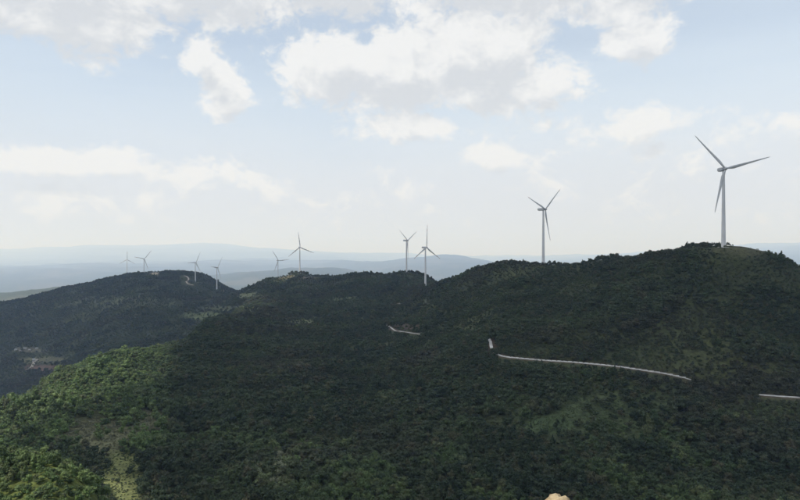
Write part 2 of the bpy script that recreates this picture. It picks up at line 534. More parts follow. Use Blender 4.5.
lay(ell(45, 368, 20, 3.2, 1100, 2200, 0.2), (0.10, 0.068, 0.052), 1.0)
lay(ell(45, 360, 26, 3.0, 1100, 2200, 0.2), (0.10, 0.10, 0.06), 0.9)
lay(ell(28, 350, 16, 2.5, 1100, 2400), (0.10, 0.095, 0.07), 0.9)
lay(ell(120, 302, 60, 6, 1600, 2700) * 0.5, (0.09, 0.10, 0.06), 0.7)
lay(ell(155, 274, 5, 2, 2000, 2800), (0.30, 0.26, 0.20), 0.9)
lay(sstep(12 - DD, 0, 6), (0.10, 0.085, 0.05), 0.0)
ff = sstep(DD, 3000, 6000)
fields = sstep(fbm(X / 900, Y / 1500, 4), 0.1, 0.5) * ff
lay(ff, (0.05, 0.06, 0.032), 1.0)
lay(fields, (0.085, 0.085, 0.055), 1.0)
lay(1 - sstep(ROADD, 3.0, 7.5), (0.07, 0.055, 0.04), 0.35)

me = bpy.data.meshes.new('ground')
vid = np.arange(NR * NA).reshape(NR, NA)
a_ = vid[:-1]; b_ = vid[1:]
quads = np.stack([a_, np.roll(a_, -1, 1), np.roll(b_, -1, 1), b_], -1).reshape(-1, 4)[:, ::-1]
nv = NR * NA + 1
co = np.concatenate([np.stack([X, Y, Z], -1).reshape(-1, 3), [[0, 0, Z[0].mean()]]])
tris = np.stack([np.full(NA, nv - 1), np.roll(vid[0], -1), vid[0]], -1)
me.vertices.add(nv); me.vertices.foreach_set('co', co.ravel())
nl = quads.size + tris.size
me.loops.add(nl); me.loops.foreach_set('vertex_index', np.concatenate([quads.ravel(), tris.ravel()]))
me.polygons.add(len(quads) + len(tris))
me.polygons.foreach_set('loop_start', np.concatenate([np.arange(len(quads)) * 4, quads.size + np.arange(len(tris)) * 3]))
me.polygons.foreach_set('use_smooth', np.ones(len(quads) + len(tris), bool))
me.update(calc_edges=True)
at = me.color_attributes.new('cover', 'FLOAT_COLOR', 'POINT')
cc = np.concatenate([np.concatenate([cover.reshape(-1, 3), cover[0, :1]]), np.ones((nv, 1))], 1)
at.data.foreach_set('color', cc.ravel().astype(np.float32))
m_ground, g, p, out = newmat('hillside')
ca = nd(g, 'ShaderNodeVertexColor', layer_name='cover')
geo = nd(g, 'ShaderNodeNewGeometry')
nf = noise(g, geo.outputs['Position'], 0.35, 8, 0.65)
nb = noise(g, geo.outputs['Position'], 0.018, 6, 0.6)
dark = nd(g, 'ShaderNodeMix', data_type='RGBA', blend_type='MULTIPLY'); dark.inputs[0].default_value = 1
g.links.new(ca.outputs[0], dark.inputs[6])
vv = nf.step(0.3, 0.72) * 0.9 + nb.step(0.3, 0.7) * 0.5 + 0.35
g.links.new(xyz(g, vv * 1.0, vv * 1.0, vv * 0.96), dark.inputs[7])
g.links.new(dark.outputs[2], p.inputs['Base Color'])
p.inputs['Roughness'].default_value = 0.95; p.inputs['Specular IOR Level'].default_value = 0.1
bp = nd(g, 'ShaderNodeBump'); bp.inputs['Strength'].default_value = 0.8; bp.inputs['Distance'].default_value = 0.8
g.links.new(nf.s, bp.inputs['Height']); g.links.new(bp.outputs[0], p.inputs['Normal'])
tag(obj('ground', me, m_ground), kind='structure')


# ------------------------------------------------------------------ roads
m_road = paint('pale_concrete', (0.42, 0.41, 0.395), 0.85, 0.25, 0.25, 0.2)
m_track = paint('pale_dirt', (0.34, 0.31, 0.26), 0.95, 0.2, 0.2, 0.1)


def ribbon(name, q, half, lift, mat, thick=0.25):
    t = np.gradient(q[:, :2], axis=0); t /= np.linalg.norm(t, axis=1)[:, None]
    nrm = np.stack([-t[:, 1], t[:, 0]], 1)
    bm = bmesh.new(); prev = None
    for i in range(len(q)):
        ring = []
        for sx, dz_ in ((-1, 0), (1, 0), (1.05, -thick), (-1.05, -thick)):
            ring.append(bm.verts.new((q[i, 0] + nrm[i, 0] * half * sx, q[i, 1] + nrm[i, 1] * half * sx, q[i, 2] + lift + dz_)))
        if prev:
            for k in range(4): bm.faces.new((prev[k], prev[(k + 1) % 4], ring[(k + 1) % 4], ring[k]))
        prev = ring
    bmesh.ops.recalc_face_normals(bm, faces=bm.faces)
    return obj(name, bm, mat), nrm


ro, rnrm = ribbon('hill_road', road1, 1.35, 0.05, m_road, 0.5)
tag(ro, kind='structure')
ro2, _ = ribbon('dirt_track', road2, 2.3, 0.05, m_track, 0.6)
tag(ro2, kind='structure')
ro3, _ = ribbon('valley_track', road3, 3.2, 0.05, m_track, 0.6)
tag(ro3, kind='structure')

ro4, _ = ribbon('upper_road', road4, 1.7, 0.05, m_road, 0.5)
tag(ro4, kind='structure')

# low white guard blocks on the valley side of the middle stretch
m_guard = paint('white_guard_paint', (0.60, 0.595, 0.58), 0.7, 0.2, 0.3)
pxr = CX + F * road1[:, 0] / road1[:, 1]
gsel = np.nonzero((pxr > 503) & (pxr < 684) & (road1[:, 1] < 560))[0]
gb = bmesh.new()
bmesh.ops.create_cube(gb, size=1.0)
bmesh.ops.scale(gb, vec=(3.0, 0.36, 0.62), verts=gb.verts)
for v in gb.verts:
    if v.co.z > 0: v.co.y *= 0.6
bmesh.ops.bevel(gb, geom=gb.edges[:], offset=0.05, segments=1, affect='EDGES')
gme = bpy.data.meshes.new('guard_block'); gb.to_mesh(gme); gb.free()
gme.materials.append(m_guard)
k0 = gsel[len(gsel) // 2]
guard = tag(empty('roadside_guard_wall', tuple(road1[k0])), 'row of low white guard blocks along the pale road across the right hill', 'guard wall')
seg = np.hypot(*np.diff(road1[:, :2], axis=0).T)
cum = np.concatenate([[0], np.cumsum(seg)])
for s_ in np.arange(cum[gsel[0]], cum[gsel[-1]], 4.3):
    x, y, z = (np.interp(s_, cum, road1[:, i]) for i in range(3))
    nx, ny = (np.interp(s_, cum, rnrm[:, i]) for i in range(2))
    if ny > 0: nx, ny = -nx, -ny
    x, y = x + nx * 1.15, y + ny * 1.15
    b = obj('guard_block', gme, None, guard, (x - guard.location.x, y - guard.location.y, z + 0.33 - guard.location.z),
            (0, 0, math.atan2(ny, nx) + math.pi / 2))


# ------------------------------------------------------------------ wind turbines
m_tower = paint('turbine_white_paint', (0.56, 0.565, 0.58), 0.42, 0.05, 0.12)
m_nac = paint('nacelle_grey_paint', (0.42, 0.43, 0.445), 0.45, 0.06, 0.4)
m_door = paint('steel_door_grey', (0.25, 0.27, 0.28), 0.5, 0.1, 2.0)
m_conc = paint('pad_concrete', (0.42, 0.41, 0.38), 0.9, 0.15, 0.6)


def blade_mat(bands, red):
    m, g, p, out = newmat('blade_paint_%d' % bands)
    t = nd(g, 'ShaderNodeTexCoord'); sp = nd(g, 'ShaderNodeSeparateXYZ'); g.links.new(t.outputs['Object'], sp.inputs[0])
    z = Sk(g, sp.outputs[2])
    nn = noise(g, t.outputs['Object'], 0.5, 5, 0.6)
    base = mixc(g, nn.step(0.3, 0.7), (0.42, 0.43, 0.445), (0.50, 0.51, 0.525))
    f = 0.0
    for i in range(bands):
        top = 46.5 - i * 8.4
        s_ = z.gt(top - 4.2) * (1 - z.gt(top))
        f = s_ if i == 0 else f + s_
    if bands: base = mixc(g, f, base, red)
    g.links.new(base, p.inputs['Base Color']); p.inputs['Roughness'].default_value = 0.4
    return m


BM_ = {0: blade_mat(0, None), 1: blade_mat(1, (0.22, 0.05, 0.045)), 2: blade_mat(2, (0.22, 0.045, 0.04)), 4: blade_mat(4, (0.075, 0.025, 0.03))}
HUB_H, BL = 80.0, 46.5


def lathe(bm, prof, seg=40):
    prev = None
    for (r, z) in prof:
        ring = [bm.verts.new((r * math.cos(2 * math.pi * k / seg), r * math.sin(2 * math.pi * k / seg), z)) for k in range(seg)]
        if prev:
            for k in range(seg): bm.faces.new((prev[k], prev[(k + 1) % seg], ring[(k + 1) % seg], ring[k]))
        prev = ring
    return prev


def tower_mesh():
    bm = bmesh.new()
    prof = [(2.15, -2.0)]
    for i in range(4):                                       # four cans with flange rings
        z0, z1 = i * 19.45, (i + 1) * 19.45
        ra, rb = 2.15 - 0.9 * z0 / 78, 2.15 - 0.9 * z1 / 78
        prof += [(ra, z0 + 0.12), (rb, z1 - 0.12), (rb + 0.05, z1 - 0.1), (rb + 0.05, z1 + 0.1)]
    top = lathe(bm, prof)
    bm.faces.new(top)
    bmesh.ops.recalc_face_normals(bm, faces=bm.faces)
    me = bpy.data.meshes.new('tower'); bm.to_mesh(me); bm.free(); me.materials.append(m_tower)
    return me


def nacelle_mesh():
    bm = bmesh.new()
    secs = [(-2.6, 1.35, -1.2, 1.3), (-1.6, 1.75, -1.7, 1.75), (1.5, 1.9, -1.85, 1.95), (6.5, 1.85, -1.7, 2.0), (8.2, 1.6, -1.1, 1.9), (8.8, 1.25, -0.6, 1.5)]
    prev = first = None
    for (y, hw, z0, z1) in secs:
        c = 0.55
        ring = [bm.verts.new(v) for v in ((-hw, y, z0 + c), (-hw + c, y, z0), (hw - c, y, z0), (hw, y, z0 + c), (hw, y, z1 - c), (hw - c, y, z1), (-hw + c, y, z1), (-hw, y, z1 - c))]
        if prev:
            for k in range(8): bm.faces.new((prev[k], prev[(k + 1) % 8], ring[(k + 1) % 8], ring[k]))
        else: first = ring
        prev = ring
    bm.faces.new(first); bm.faces.new(prev)
    bmesh.ops.recalc_face_normals(bm, faces=bm.faces)
    me = bpy.data.meshes.new('nacelle'); bm.to_mesh(me); bm.free(); me.materials.append(m_nac)
    return me


def hub_mesh():
    bm = bmesh.new()
    top = lathe(bm, [(1.35, -1.5), (1.7, -1.0), (1.8, 0.0), (1.7, 0.8), (1.35, 1.7), (0.8, 2.4), (0.25, 2.75)], 20)
    bm.faces.new(top)
    me = bpy.data.meshes.new('hub'); bm.to_mesh(me); bm.free(); me.materials.append(m_nac)
    return smooth(me)


def blade_mesh(mat):
    """root along +Z, chord in the rotor plane, thick side along Y"""
    bm = bmesh.new()
    secs = [(0.9, 1.7, 1.0, 0), (2.6, 1.75, 0.95, 6), (5.5, 2.7, 0.45, 13), (9, 3.3, 0.27, 12), (15, 2.8, 0.22, 9), (23, 2.15, 0.20, 6), (32, 1.6, 0.18, 3), (40, 1.15, 0.17, 1), (44.5, 0.75, 0.16, 0), (46.2, 0.35, 0.16, 0), (46.5, 0.08, 0.2, 0)]
    N = 14; prev = None
    for (z, ch, tk, tw) in secs:
        ring = []
        for k in range(N):
            a = 2 * math.pi * k / N
            blend = min(1, max(0, (z - 2) / 5))
            xx = math.cos(a) * ch / 2 + blend * ch * 0.17
            yy = math.sin(a) * ch * tk / 2 * (1 - blend * 0.55 * max(0, math.cos(a)))
            t = R(tw)
            pre = -0.0009 * z * z                                    # pre-bend away from the tower
            ring.append(bm.verts.new((xx * math.cos(t) - yy * math.sin(t), xx * math.sin(t) + yy * math.cos(t) + pre, z)))
        if prev:
            for k in range(N): bm.faces.new((prev[k], prev[(k + 1) % N], ring[(k + 1) % N], ring[k]))
        else: bm.faces.new(ring)
        prev = ring
    bm.faces.new(prev)
    bmesh.ops.recalc_face_normals(bm, faces=bm.faces)
    me = bpy.data.meshes.new('blade'); bm.to_mesh(me); bm.free(); me.materials.append(mat)
    return smooth(me)


def box_bm(sx, sy, sz, bev=0.0):
    bm = bmesh.new(); bmesh.ops.create_cube(bm, size=1.0); bmesh.ops.scale(bm, vec=(sx, sy, sz), verts=bm.verts)
    if bev: bmesh.ops.bevel(bm, geom=bm.edges[:], offset=bev, segments=2, affect='EDGES')
    return bm


T_ME, N_ME, H_ME = tower_mesh(), nacelle_mesh(), hub_mesh()
B_ME = {k: blade_mesh(m) for k, m in BM_.items()}
bm = bmesh.new(); bm.faces.new(lathe(bm, [(5.5, -1.5), (5.5, 0.15), (5.2, 0.3)], 24)); PAD_ME = bpy.data.meshes.new('foundation'); bm.to_mesh(PAD_ME); bm.free(); PAD_ME.materials.append(m_conc)
bm = box_bm(1.0, 0.25, 2.2, 0.04); DOOR_ME = bpy.data.meshes.new('door'); bm.to_mesh(DOOR_ME); bm.free(); DOOR_ME.materials.append(m_door)
bm = bmesh.new(); bm.faces.new(lathe(bm, [(0.05, 0), (0.05, 1.6), (0.02, 1.7)], 6)); MAST_ME = bpy.data.meshes.new('wind_vane_mast'); bm.to_mesh(MAST_ME); bm.free(); MAST_ME.materials.append(m_door)
for (px, py, d, yaw, th, bands, lab), (x, y, z) in zip(TURB, SITES):
    t = tag(empty('wind_turbine', (x, y, z), R(yaw)), lab, 'wind turbine', 'wind turbines along the ridges')
    obj('foundation', PAD_ME, None, t)
    obj('tower', T_ME, None, t)
    obj('door', DOOR_ME, None, t, (0, -2.1, 1.5))
    nac = obj('nacelle', N_ME, None, t, (0, 0.6, HUB_H))
    obj('wind_vane_mast', MAST_ME, None, nac, (0, 7.2, 1.8))
    hub = obj('hub', H_ME, None, t, (0, -3.6, HUB_H), (R(90), 0, 0))
    for k in range(3):
        b = obj('blade', B_ME[bands], None, t, (0, -3.6, HUB_H))
        b.rotation_euler = (0, R(th + 120 * k), 0)


# ------------------------------------------------------------------ foliage
def leaf_material(name, instanced):
    m, g, p, out = newmat(name)
    oi = nd(g, 'ShaderNodeObjectInfo')
    rnd = Sk(g, oi.outputs['Random'])
    if instanced:
        a = nd(g, 'ShaderNodeAttribute', attribute_name='tint', attribute_type='INSTANCER'); tint = Sk(g, a.outputs['Fac'])
    else:
        s_ = nd(g, 'ShaderNodeSeparateColor'); g.links.new(oi.outputs['Color'], s_.inputs[0]); tint = Sk(g, s_.outputs[0])
    n1 = noise(g, oi.outputs['Location'], 0.011, 4, 0.6)
    geo = nd(g, 'ShaderNodeNewGeometry')
    lf = noise(g, geo.outputs['Position'], 1.1, 2, 0.5)
    base = mixc(g, (rnd * 0.5 + n1.step(0.38, 0.62) * 0.6).min(1.0), (0.018, 0.036, 0.018), (0.058, 0.084, 0.038))
    stand = noise(g, oi.outputs['Location'], 0.006, 5, 0.65)
    base = mixc(g, stand.step(0.50, 0.62) * 0.5, base, mixc(g, rnd, (0.034, 0.031, 0.024), (0.070, 0.060, 0.042)))
    warm = mixc(g, rnd.pow(6.0) * 0.7, base, (0.085, 0.072, 0.040))
    sunny = mixc(g, rnd, (0.090, 0.152, 0.044), (0.170, 0.232, 0.082))  # brighter leaf green, the sun on the lit slopes painted in
    pale = mixc(g, rnd, (0.13, 0.14, 0.085), (0.21, 0.21, 0.15))  # paler leaves that stand in for sunlight on the bottom clump
    c1 = mixc(g, tint.min(1.0), warm, sunny)
    c2 = mixc(g, (tint - 1.0).max(0.0).min(1.0), c1, pale)
    c2 = mixc(g, (tint - 2.0).max(0.0).min(1.0), c2, mixc(g, rnd, (0.080, 0.090, 0.042), (0.15, 0.150, 0.08)))
    dk = nd(g, 'ShaderNodeMix', data_type='RGBA', blend_type='MULTIPLY'); dk.inputs[0].default_value = 1
    lv = lf.step(0.25, 0.75) * 0.8 + 0.6
    g.links.new(c2, dk.inputs[6]); g.links.new(xyz(g, lv, lv, lv), dk.inputs[7])
    p.inputs['Roughness'].default_value = 0.6; p.inputs['Specular IOR Level'].default_value = 0.25
    g.links.new(dk.outputs[2], p.inputs['Base Color'])
    tr = nd(g, 'ShaderNodeBsdfTranslucent'); g.links.new(dk.outputs[2], tr.inputs[0])
    mx = nd(g, 'ShaderNodeMixShader'); mx.inputs[0].default_value = 0.28
    g.links.new(p.outputs[0], mx.inputs[1]); g.links.new(tr.outputs[0], mx.inputs[2]); g.links.new(mx.outputs[0], out.inputs[0])
    return m


m_leaf_i = leaf_material('forest_leaves', True)
m_leaf_o = leaf_material('tree_leaves', False)
m_bark = paint('bark', (0.085, 0.065, 0.048), 0.95, 0.3, 4.0, 0.1)


def crown_arrays(rng, kind, nleaf, lsize):
    """leaf clumps spread through the lobes of a crown about 1 unit wide each way, feet at z = 0; returns verts, faces"""
    V, Fc, lobes = [], [], []
    if kind == 'round':
        for i in range(rng.integers(6, 10)):
            a, rr = rng.uniform(0, 6.28), rng.uniform(0.05, 0.34)
            lobes.append((rr * math.cos(a), rr * math.sin(a), rng.uniform(0.34, 0.80), rng.uniform(0.15, 0.26)))
    elif kind == 'low':
        for i in range(rng.integers(6, 10)):
            a, rr = rng.uniform(0, 6.28), rng.uniform(0.1, 0.42)
            lobes.append((rr * math.cos(a), rr * math.sin(a), rng.uniform(0.14, 0.40), rng.uniform(0.13, 0.22)))
    else:
        for i in range(9):
            t = i / 8
            w = 0.30 * (1 - t) + 0.04
            a = rng.uniform(0, 6.28)
            lobes.append((w * 0.6 * math.cos(a), w * 0.6 * math.sin(a), 0.22 + 0.72 * t, w * 0.72 + 0.03))
    wsum = np.array([l[3] ** 2 for l in lobes]); wsum /= wsum.sum()
    for i in range(nleaf):
        x, y, z, r = lobes[rng.choice(len(lobes), p=wsum)]
        v = rng.normal(size=3); v /= np.linalg.norm(v)
        if v[2] < -0.55: v[2] *= -0.5
        c = np.array((x, y, z)) + v * r * rng.uniform(0.62, 1.12) * np.array((1, 1, 0.85))
        nrm = v + rng.normal(size=3) * 0.55 + np.array((0, 0, 0.35)); nrm /= np.linalg.norm(nrm)
        t = np.cross(nrm, rng.normal(size=3)); t /= np.linalg.norm(t)
        b = np.cross(nrm, t)
        s_ = lsize * rng.uniform(0.55, 1.35)
        k = len(V)
        V += [c - t * s_, c + b * s_ * 0.7 + nrm * s_ * 0.15, c + t * s_, c - b * s_ * 0.7 - nrm * s_ * 0.15]
        Fc.append((k, k + 1, k + 2, k + 3))
    return V, Fc, lobes


def core(V, Fc, lobes, shrink=0.72):
    for (x, y, z, r) in lobes:
        bm = bmesh.new(); bmesh.ops.create_icosphere(bm, subdivisions=1, radius=r * shrink)
        k = len(V)
        bm.verts.ensure_lookup_table()
        V += [(v.co.x + x, v.co.y + y, v.co.z + z) for v in bm.verts]
        Fc += [tuple(k + q.index for q in f.verts) for f in bm.faces]
        bm.free()


def trunk_arrays(lobes):
    V, Fc = [], []
    def tube(a, b, r0, r1, n=6):
        a, b = np.array(a), np.array(b); d = b - a; d /= np.linalg.norm(d)
        t = np.cross(d, (0.3, 1, 0.2)); t /= np.linalg.norm(t); u = np.cross(d, t); k = len(V)
        for c, r in ((a, r0), (b, r1)):
            for i in range(n):
                q = 6.283 * i / n; V.append(tuple(c + r * (t * math.cos(q) + u * math.sin(q))))
        for i in range(n): Fc.append((k + i, k + (i + 1) % n, k + n + (i + 1) % n, k + n + i))
    top = max(l[2] for l in lobes)
    tube((0, 0, -0.12), (0.01, 0.0, 0.25), 0.035, 0.027); tube((0.01, 0, 0.25), (0, 0.01, top * 0.8), 0.027, 0.010)
    for (x, y, z, r) in lobes[:6]: tube((0, 0, max(0.06, z * 0.45)), (x, y, z), 0.014, 0.005, 4)
    return V, Fc


def mesh_of(name, V, Fc, mat):
    me = bpy.data.meshes.new(name); me.from_pydata([tuple(v) for v in V], [], Fc); me.update(); me.materials.append(mat)
    return me


rngt = np.random.default_rng(5)
near_col = bpy.data.collections.new('forest_kinds')
KINDS = ['round'] * 4 + ['low'] * 2 + ['cone'] * 2 + ['round'] * 2 + ['low'] + ['cone']   # 0-7 near detail, 8-11 far detail
for i, kd in enumerate(KINDS):
    far_ = i >= 8
    V, Fc, lobes = crown_arrays(rngt, kd, 110 if far_ else 380, 0.10 if far_ else 0.052)
    core(V, Fc, lobes, 0.8 if far_ else 0.68)
    me = mesh_of('forest_tree_kind', V, Fc, m_leaf_i)
    o = bpy.data.objects.new('kind_%02d' % i, me); near_col.objects.link(o)

IND = []     # meshes of the single trees in front
for kd in ['round'] * 5 + ['low'] * 4 + ['cone'] * 2:
    V, Fc, lobes = crown_arrays(rngt, kd, 900, 0.036)
    core(V, Fc, lobes, 0.60)
    IND.append((kd, mesh_of('crown', V, Fc, m_leaf_o), mesh_of('trunk', *trunk_arrays(lobes), m_bark)))

# sites of all trees: jittered grids per zone, thinned on open ground, only where the viewpoint (with a margin) can see them
runS, bareS = runmax, bare
pts = []
for (d0, d1, sp) in ((96, 190, 2.0), (190, 300, 3.3), (300, 420, 3.5), (420, 720, 3.1), (720, 1500, 4.6), (1500, 3000, 6.4)):
    wid = 0.72 * d1
    gx, gy = np.meshgrid(np.arange(-wid, wid, sp), np.arange(d0, d1, sp))
    gx = gx.ravel() + RNG.uniform(-0.5, 0.5, gx.size) * sp; gy = gy.ravel() + RNG.uniform(-0.5, 0.5, gy.size) * sp
    ok = (np.abs(gx / gy) < 0.71) & (gy >= d0) & (gy < d1)
    gx, gy = gx[ok], gy[ok]
    z = samp(Z, gx, gy)
    b = samp(bareS, gx, gy)
    clump = fbm(gx / 18, gy / 18, 2)
    keep = (RNG.uniform(size=len(gx)) > b) & (clump > -0.75 + RNG.uniform(0, 0.2, len(gx)))
    hgt = (3.9 + 3.0 * sstep(fbm(gx / 60 + 40, gy / 60, 3), -0.6, 0.7)) * RNG.uniform(0.55, 1.5, len(gx))
    hgt *= np.where(RNG.uniform(size=len(gx)) < 0.025, 1.4, 1.0)
    upper = sstep(gy, 400, 470) * (1 - sstep(gy, 900, 1300)) * sstep(gx / gy, -0.05, 0.2)       # low scrub on the big hill's face
    hgt *= 1 - 0.38 * upper * sstep(fbm(gx / 90 + 21, gy / 90, 3), -0.5, 0.3)
    hgt *= 0.8 + 0.35 * sstep(fbm(gx / 35 + 70, gy / 35, 3), -0.5, 0.5)
    rm = samp(runS, gx, gy)
    vis = (z + hgt * 1.1) / np.hypot(gx, gy) > rm - 0.012
    rd = samp(ROADD, gx, gy)
    keep &= vis & (rd > 1.9)
    i = np.nonzero(keep)[0]
    pts.append(np.stack([gx[i], gy[i], z[i], hgt[i]], 1))
# trees close on the valley side of the road where it slips out of sight
_px, _py = CX + F * road1[:, 0] / road1[:, 1], HY - F * road1[:, 2] / road1[:, 1]
hid = ((_px > 687) & (_px < 757)) | ((_px > 488) & (_px < 503) & (_py > 348)) | ((_px > 417) & (_px < 484))
for q in road1[hid]:
    for off in (2.6, 4.6, 7.0):
        hx, hy = q[0] + RNG.uniform(-1.2, 1.2), q[1] - off - RNG.uniform(0, 1.0)
        hz = float(samp(Z, hx, hy))
        pts.append(np.array([[hx, hy, hz, max(3.2, q[2] - hz + RNG.uniform(2.2, 4.0))]]))
T = np.concatenate(pts)
# open the view to the road: nothing tall just downhill of the stretches that show
pxT = CX + F * T[:, 0] / T[:, 1]
pyT = HY - F * (T[:, 2] + T[:, 3]) / T[:, 1]
pyB = HY - F * T[:, 2] / T[:, 1]
vis_pts = road1.copy()
rpx, rpy = CX + F * vis_pts[:, 0] / vis_pts[:, 1], HY - F * (vis_pts[:, 2]) / vis_pts[:, 1]
shows = ((rpx > 760) | ((rpx > 500) & (rpx < 684)) | ((rpx > 484) & (rpx < 496) & (rpy > 342) & (rpy < 347)) | ((rpx > 391) & (rpx < 421) & (rpy > 326)) | ((rpy < 324.5) & (rpy > 322)) | ((rpy < 305) & (rpx > 394) & (rpx < 402)))
drop = np.zeros(len(T), bool)
for q, sx, sy in zip(vis_pts[shows], rpx[shows], rpy[shows]):
    m = (np.abs(T[:, 0] - q[0]) < 4) & (T[:, 1] < q[1] + 1) & (T[:, 1] > q[1] - 45)
    drop |= m & (pyT < sy + 0.7) & (pyB > sy)
for q in road4[(CX + F * road4[:, 0] / road4[:, 1] > 395.5) & (CX + F * road4[:, 0] / road4[:, 1] < 401)]:
    drop |= (np.abs(T[:, 0] - q[0]) < 2) & (T[:, 1] < q[1] + 1) & (T[:, 1] > q[1] - 25)
for q in road2:
    drop |= (np.abs(T[:, 0] - q[0]) < 8) & (T[:, 1] < q[1] + 2) & (T[:, 1] > q[1] - 40)
for (x, y, z), tr in zip(SITES, TURB):
    drop |= np.hypot(T[:, 0] - x, T[:, 1] - y) < 8.0
T = T[~drop]; pxT, pyT, pyB = (HY * 0 + CX + F * T[:, 0] / T[:, 1]), HY - F * (T[:, 2] + T[:, 3]) / T[:, 1], HY - F * T[:, 2] / T[:, 1]
# leaf tone: 0 dark wood, 1 green with sunlight painted in, 2 pale for the sunlit clump
tint = np.zeros(len(T))
tint += 0.85 * ((pxT < 150) & (T[:, 1] < 190)) * RNG.uniform(0.25, 1.15, len(T))  # knoll bushes brightened, sunlight put into their leaf colour
rim = (pxT < 190) & (T[:, 1] > 300) & (T[:, 1] < 800)
tint += 0.9 * rim * RNG.uniform(0.1, 1.1, len(T)) * (1 - sstep(pxT, 130, 190))  # sunlight on the ridge painted into leaves, fading out to the right
tint += (np.hypot((pxT - 278) / 24, (pyB - 482) / 20) + 0.25 * fbm(T[:, 0] / 5, T[:, 1] / 5, 2) < 1) * (T[:, 1] < 330) * np.where(RNG.uniform(size=len(T)) < 0.5, RNG.uniform(1.2, 1.9, len(T)), 0.1)  # sunlit clump: about half its plants paled in place of light
tint += (0.25 + 0.35 * sstep(-T[:, 1], -430, -330)) * RNG.uniform(0, 1, len(T)) * sstep(fbm(T[:, 0] / 45, T[:, 1] / 45, 3), 0.0, 0.5)
tint = np.clip(tint, 0, 2)
kindr = RNG.uniform(size=len(T))
conep = (0.06 + 0.18 * sstep(fbm(T[:, 0] / 120 + 7, T[:, 1] / 120, 2), 0.0, 0.6)) * (1 - 0.7 * sstep(T[:, 1], 400, 550))
T[:, 3] *= np.where((pxT > 728) & (T[:, 1] > 555), 0.62, 1.0)
knoll = (pxT < 130) & (T[:, 1] < 190)
T[knoll, 3] *= 0.46
T[:, 3] = np.where(T[:, 1] < 330, np.minimum(T[:, 3], 6.6 + 0.12 * T[:, 3]), T[:, 3])
T[:, 3] = np.where(kindr < conep, T[:, 3] * 1.25, T[:, 3])
lowp = np.where(knoll, 0.65, 0.30)

# single trees: those that show largest in the photograph
inside = (pxT > -3) & (pxT < 803) & (pyT < 499)
ii, jj, _, _ = gidx(T[:, 0], T[:, 1])
seen = (T[:, 2] + T[:, 3] * 0.8) / np.hypot(T[:, 0], T[:, 1]) > samp(runS, T[:, 0], T[:, 1])
size = np.where(inside & seen, T[:, 3] / T[:, 1], 0)
order = np.argsort(-size)
front = order[:270]
crest = np.nonzero(inside & seen & (T[:, 1] > 560) & (T[:, 1] < 720) & (pxT > 630) & (pxT < 712) & (pyT < 253 - (pxT - 650) * 0.12))[0]
crest = crest[np.argsort(pyT[crest])][:30]
single = np.zeros(len(T), bool); single[front] = True; single[crest] = True
ZONES = [(115, 'by the dry grass strip'), (200, 'right of the dry grass strip'), (250, 'just left of the pale clump'),
         (330, 'beside the pale clump'), (400, 'just right of the pale clump'), (470, 'at bottom centre'), (535, 'just left of the tan rock'),
         (580, 'right above the tan rock'), (660, 'right of the tan rock'), (740, 'right of the meadow'), (900, 'near the right corner')]
LOOK = {'round': ('broadleaf_tree', 'round crowned dark tree'), 'low': ('shrub', 'low spreading dark shrub'), 'cone': ('conifer', 'slim pointed conifer')}


def describe(i, kd):
    nm, look = LOOK[kd]
    if T[i, 1] > 500:
        where = 'left of the nearest turbine' if pxT[i] > 672 else 'far left of the nearest turbine'
        return nm, look.replace('dark ', '') + ' on the skyline, ' + where, nm.replace('_', ' '), 'skyline trees beside the nearest turbine'
    if knoll[i]:
        row = 'on the crest of' if pyB[i] < 466 else ('at the foot of' if pyB[i] > 486 else 'on the slope of')
        part_ = 'left half' if pxT[i] < 45 else 'right half'
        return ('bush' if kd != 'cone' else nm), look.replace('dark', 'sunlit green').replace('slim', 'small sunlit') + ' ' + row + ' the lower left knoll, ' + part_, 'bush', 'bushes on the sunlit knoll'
    if tint[i] > 0.6 and 230 < pxT[i] < 330:
        return nm, look.replace('dark', 'pale olive') + ' in the bright clump at the bottom edge', nm.replace('_', ' '), 'pale trees in the bottom clump'
    z_ = next(w for lim_, w in ZONES if pxT[i] < lim_)
    return nm, look + ' at the bottom edge, ' + z_, nm.replace('_', ' '), 'nearest forest trees'


for i in np.nonzero(single)[0]:
    x, y, z, h = T[i]
    if kindr[i] < conep[i] and not knoll[i]: kd, cm, tm = IND[9 + int(kindr[i] * 1e4) % 2]
    elif kindr[i] < conep[i] + lowp[i]: kd, cm, tm = IND[5 + int(kindr[i] * 1e4) % 4]
    else: kd, cm, tm = IND[int(kindr[i] * 1e4) % 5]
    nm, lab, cat, grp = describe(i, kd)
    if y > 500: h *= 1.3
    t = tag(empty(nm, (x, y, z), RNG.uniform(0, 6.28)), lab, cat, grp)
    w = h * RNG.uniform(0.8, 1.2)
    t.scale = (w, w, h)
    c = obj('crown', cm, None, t); c.color = (tint[i], 0, 0, 1)
    obj('trunk', tm, None, t)

